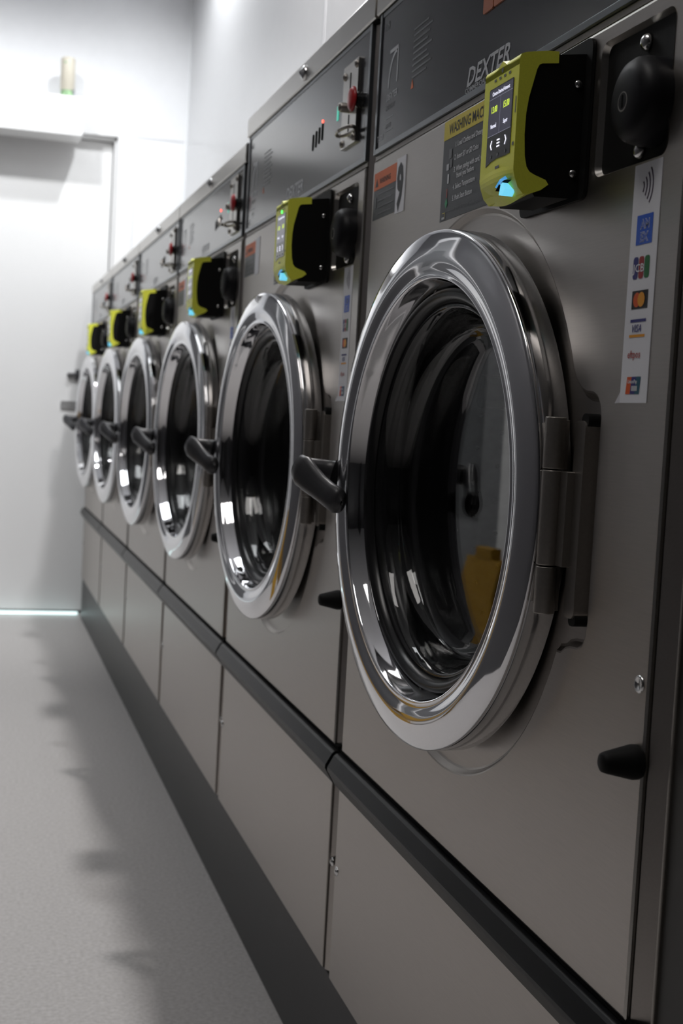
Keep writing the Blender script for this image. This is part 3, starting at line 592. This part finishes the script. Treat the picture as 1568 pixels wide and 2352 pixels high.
# ------------------------------------------------------------------ place the row
GW, GR = 'front-loading washers in one row', 'lime card readers on the washers'
wl = ['large steel front-loading washer with number 9 sticker and sharp lime card reader beside its lock',
      'second-nearest steel washer, its control panel reaching the lower step of the top line',
      'third steel washer, first of the lower ones behind the step in the top line',
      'fourth steel washer from the camera, between the third and the one with a dark seam',
      'fifth steel washer, second from the far wall, black door handle hanging before the last door',
      'last steel washer of the row, standing nearest the white far wall']
high = washer(True); low = washer(False)
ws = []
for k in range(6):
    if k == 0: o = high
    elif k == 2: o = low
    else: o = copy_tree(high if k == 1 else low)
    o.location = (ORG[0], Y0+ORG[1]+k*W, 0); tag(o, wl[k], 'washing machine', GW); ws.append(o)
for k in (0, 1, 2):
    ck = [c for c in kids(ws[k]) if c.name.startswith('control_panel')][0]; zl = 1.216 if k < 2 else 1.199
    m = MB(); m.dome((0.0002, 0.240, zl), .0022, .0012, 'led_red', n=12); m.build('indicator_lamp', ck, ORG)
    m = MB(); m.prism(rrect(0.160, 0.167, zl-.014, zl+.004, .001), -.0002, .0012, 'x', 'display'); m.build('display', ck, ORG)
    if k == 0:
        for i in range(2):
            m = MB(); m.prism(rrect(0.356+i*.026, 0.380+i*.026, 1.197, 1.221, .002), -0.0008, 0.001, 'x', 'orange_dim'); m.build('cycle_button', ck, ORG)
# dark filler panel before the first washer (a sliver at the right edge)
m = MB(); m.box(0.0045, 0.34, -0.30, Y0-.0095, 0.0, 1.318, 'filler'); m.box(0.0020, 0.012, Y0-.0125, Y0-.0095, 0.0, 1.318, 'hinge')
tag(m.build('filler_panel', bevel=.001), 'dark filler panel cut off by the right edge, past the black seam', 'panel')
# the digit only on the first machine
num = [c for c in kids(ws[0]) if c.name.startswith('number_sticker')][0]
m = MB(); m.text('9', 0.6395, 1.0560, 0.0640, 'ink', -0.0010, wide=0.66, bold=.045); m.build('digit', num, ORG)
rd = reader()
rl = ['nearest and largest lime card reader, lit price screen, on the number 9 washer',
      'lime card reader with green dot lamp above its screen, on the second-nearest washer',
      'blurred lime card reader on the third washer, cyan lamp under its left edge',
      'small blurred lime card reader on the fourth washer from the camera',
      'small blurred lime card reader on the fifth washer, beside the dark seam',
      'farthest and smallest lime card reader, on the washer nearest the white wall']
for k in range(6):
    r_ = rd if k == 0 else copy_tree(rd)
    r_.location = (RORG[0], Y0+RORG[1]+k*W, RORG[2]); tag(r_, rl[k], 'card reader', GR)
    if k == 1:
        sh = [c for c in kids(r_) if c.name.startswith('front_shell')][0]
        m = MB(); m.dome((-0.0566, 0.2045, 1.0880), .0022, .0010, 'led_green', n=12); m.build('status_lamp', sh, RORG)
# plinth under the row
m = MB(); m.box(0.0045, 0.330, Y0-.006, Y0+6*W+.003, 0.0, ZP-.001, 'plinth')
tag(m.build('washer_plinth', bevel=.001), 'long dark grey plinth under the row of washers, along the floor', 'plinth')
# ------------------------------------------------------------------ door operator box and air freshener
bx = empty('door_operator', (-0.5, 5.35, 1.825), 'long white box above the white door, air freshener standing on it', 'door closer')
m = MB(); m.prism([(5.203, 1.823), (5.353, 1.823), (5.353, 1.968), (5.213, 1.968), (5.203, 1.958)], -0.950, -0.068, 'x', 'doorwhite'); m.build('casing', bx, (-0.5, 5.35, 1.825), bevel=.003)
m = MB(); m.box(-0.155, -0.128, 5.2015, 5.2035, 1.8375, 1.8410, 'can_grey'); m.box(-0.120, -0.100, 5.2015, 5.2035, 1.8365, 1.8395, 'can_grey'); m.build('maker_plate', bx, (-0.5, 5.35, 1.825))
ca = empty('air_freshener', (-0.126, 5.262, 1.968), 'cream cylindrical air freshener dispenser on the white box above the door', 'air freshener')
m = MB(); m.lathe([(0.0001, 0.150), (0.0180, 0.1490), (0.0255, 0.1450), (0.0270, 0.1400), (0.0270, 0.028), (0.0240, 0.026)], (-0.126, 5.262, 1.968), 'cream', 40, (0, 0, 1))
cc = m.build('cover', ca, (-0.126, 5.262, 1.968))
m = MB(); m.dome((-0.1375, 5.2385, 2.094), .0050, .002, 'can_green', axis=(-.4, -1, 0), n=14); m.build('nozzle', cc, (-0.126, 5.262, 1.968))
m = MB(); m.lathe([(0.0245, 0.0), (0.0245, 0.030)], (-0.126, 5.262, 1.968), 'can_green', 32, (0, 0, 1)); m.build('can', ca, (-0.126, 5.262, 1.968))
m = MB(); m.box(-0.1060, -0.0985, 5.245, 5.279, 1.968, 1.998, 'can_grey'); m.build('bracket', ca, (-0.126, 5.262, 1.968))
# ------------------------------------------------------------------ ceiling fixtures (above the frame); aisle ring and flat frames added for fill lamps
for x, y, nm in ((.19, 4.50, 'round recessed downlight over the far washers'), (.17, 2.55, 'round recessed downlight over the nearer washers'), (-.62, 4.10, 'added ring round the unseen fill spot over the aisle')):
    m = MB(); m.lathe([(0.075, -.001), (0.075, 0.006), (0.055, 0.008), (0.050, -0.0005)], (x, y, CEIL-.0005), 'doorwhite', 40, (0, 0, -1)); tag(m.build('downlight_ring'), nm, 'ceiling light', 'ceiling lights')
for y, nm in ((3.2, 'added frame round the unseen fill lamp over the far aisle'), (0.7, 'added frame round the unseen fill lamp over the near aisle')):
    m = MB()
    dx = 0 if y > 2 else -.23
    for a in ((-.90+dx, -.88+dx, y-.53, y+.53), (-.36+dx, -.34+dx, y-.53, y+.53), (-.88+dx, -.36+dx, y-.53, y-.51), (-.88+dx, -.36+dx, y+.51, y+.53)): m.box(*a, CEIL-.02, CEIL-.0005, 'doorwhite')
    tag(m.build('fill_lamp_frame'), nm, 'ceiling light', 'ceiling lights')
# wet floor sign standing in the aisle (it shows only as yellow reflections in the chrome doors)
wf = empty('wet_floor_sign', (-1.00, 2.98, 0), 'yellow folding floor sign in the aisle, mirrored in the chrome doors', 'floor sign')
for sx in (-1, 1):
    m = MB(); a = [(sx*.13, 0.0), (sx*.125, 0.0), (sx*.006, 0.50), (sx*.012, 0.505)]
    m.prism([(p[0], p[1]) for p in a], -0.085, 0.085, 'y', 'amber'); o = m.build('sign_panel', wf, bevel=.002)
m = MB(); m.prism([(-.014, .500), (.014, .500), (.014, .530), (-.014, .530)], -0.04, 0.04, 'y', 'amber'); m.build('grip', wf, bevel=.003)
# unseen pale posts on the dark left wall, added for reflected streaks
m = MB()
for y in (3.35, 4.02): m.box(LEFT_X, LEFT_X+.03, y, y+.07, 0, 2.05, 'doorwhite')
m.box(LEFT_X, LEFT_X+.03, 3.42, 4.02, 1.98, 2.05, 'doorwhite'); struct(m, 'reflection_posts')
m = MB(); m.box(LEFT_X+.002, LEFT_X+.02, 3.425, 4.015, 0.01, 1.975, 'midgrey'); m.box(LEFT_X+.02, LEFT_X+.022, 3.56, 3.88, 0.55, 1.7, 'darkgrey'); struct(m, 'reflection_panel')  # unseen grey panel added to be mirrored in the washer door glass
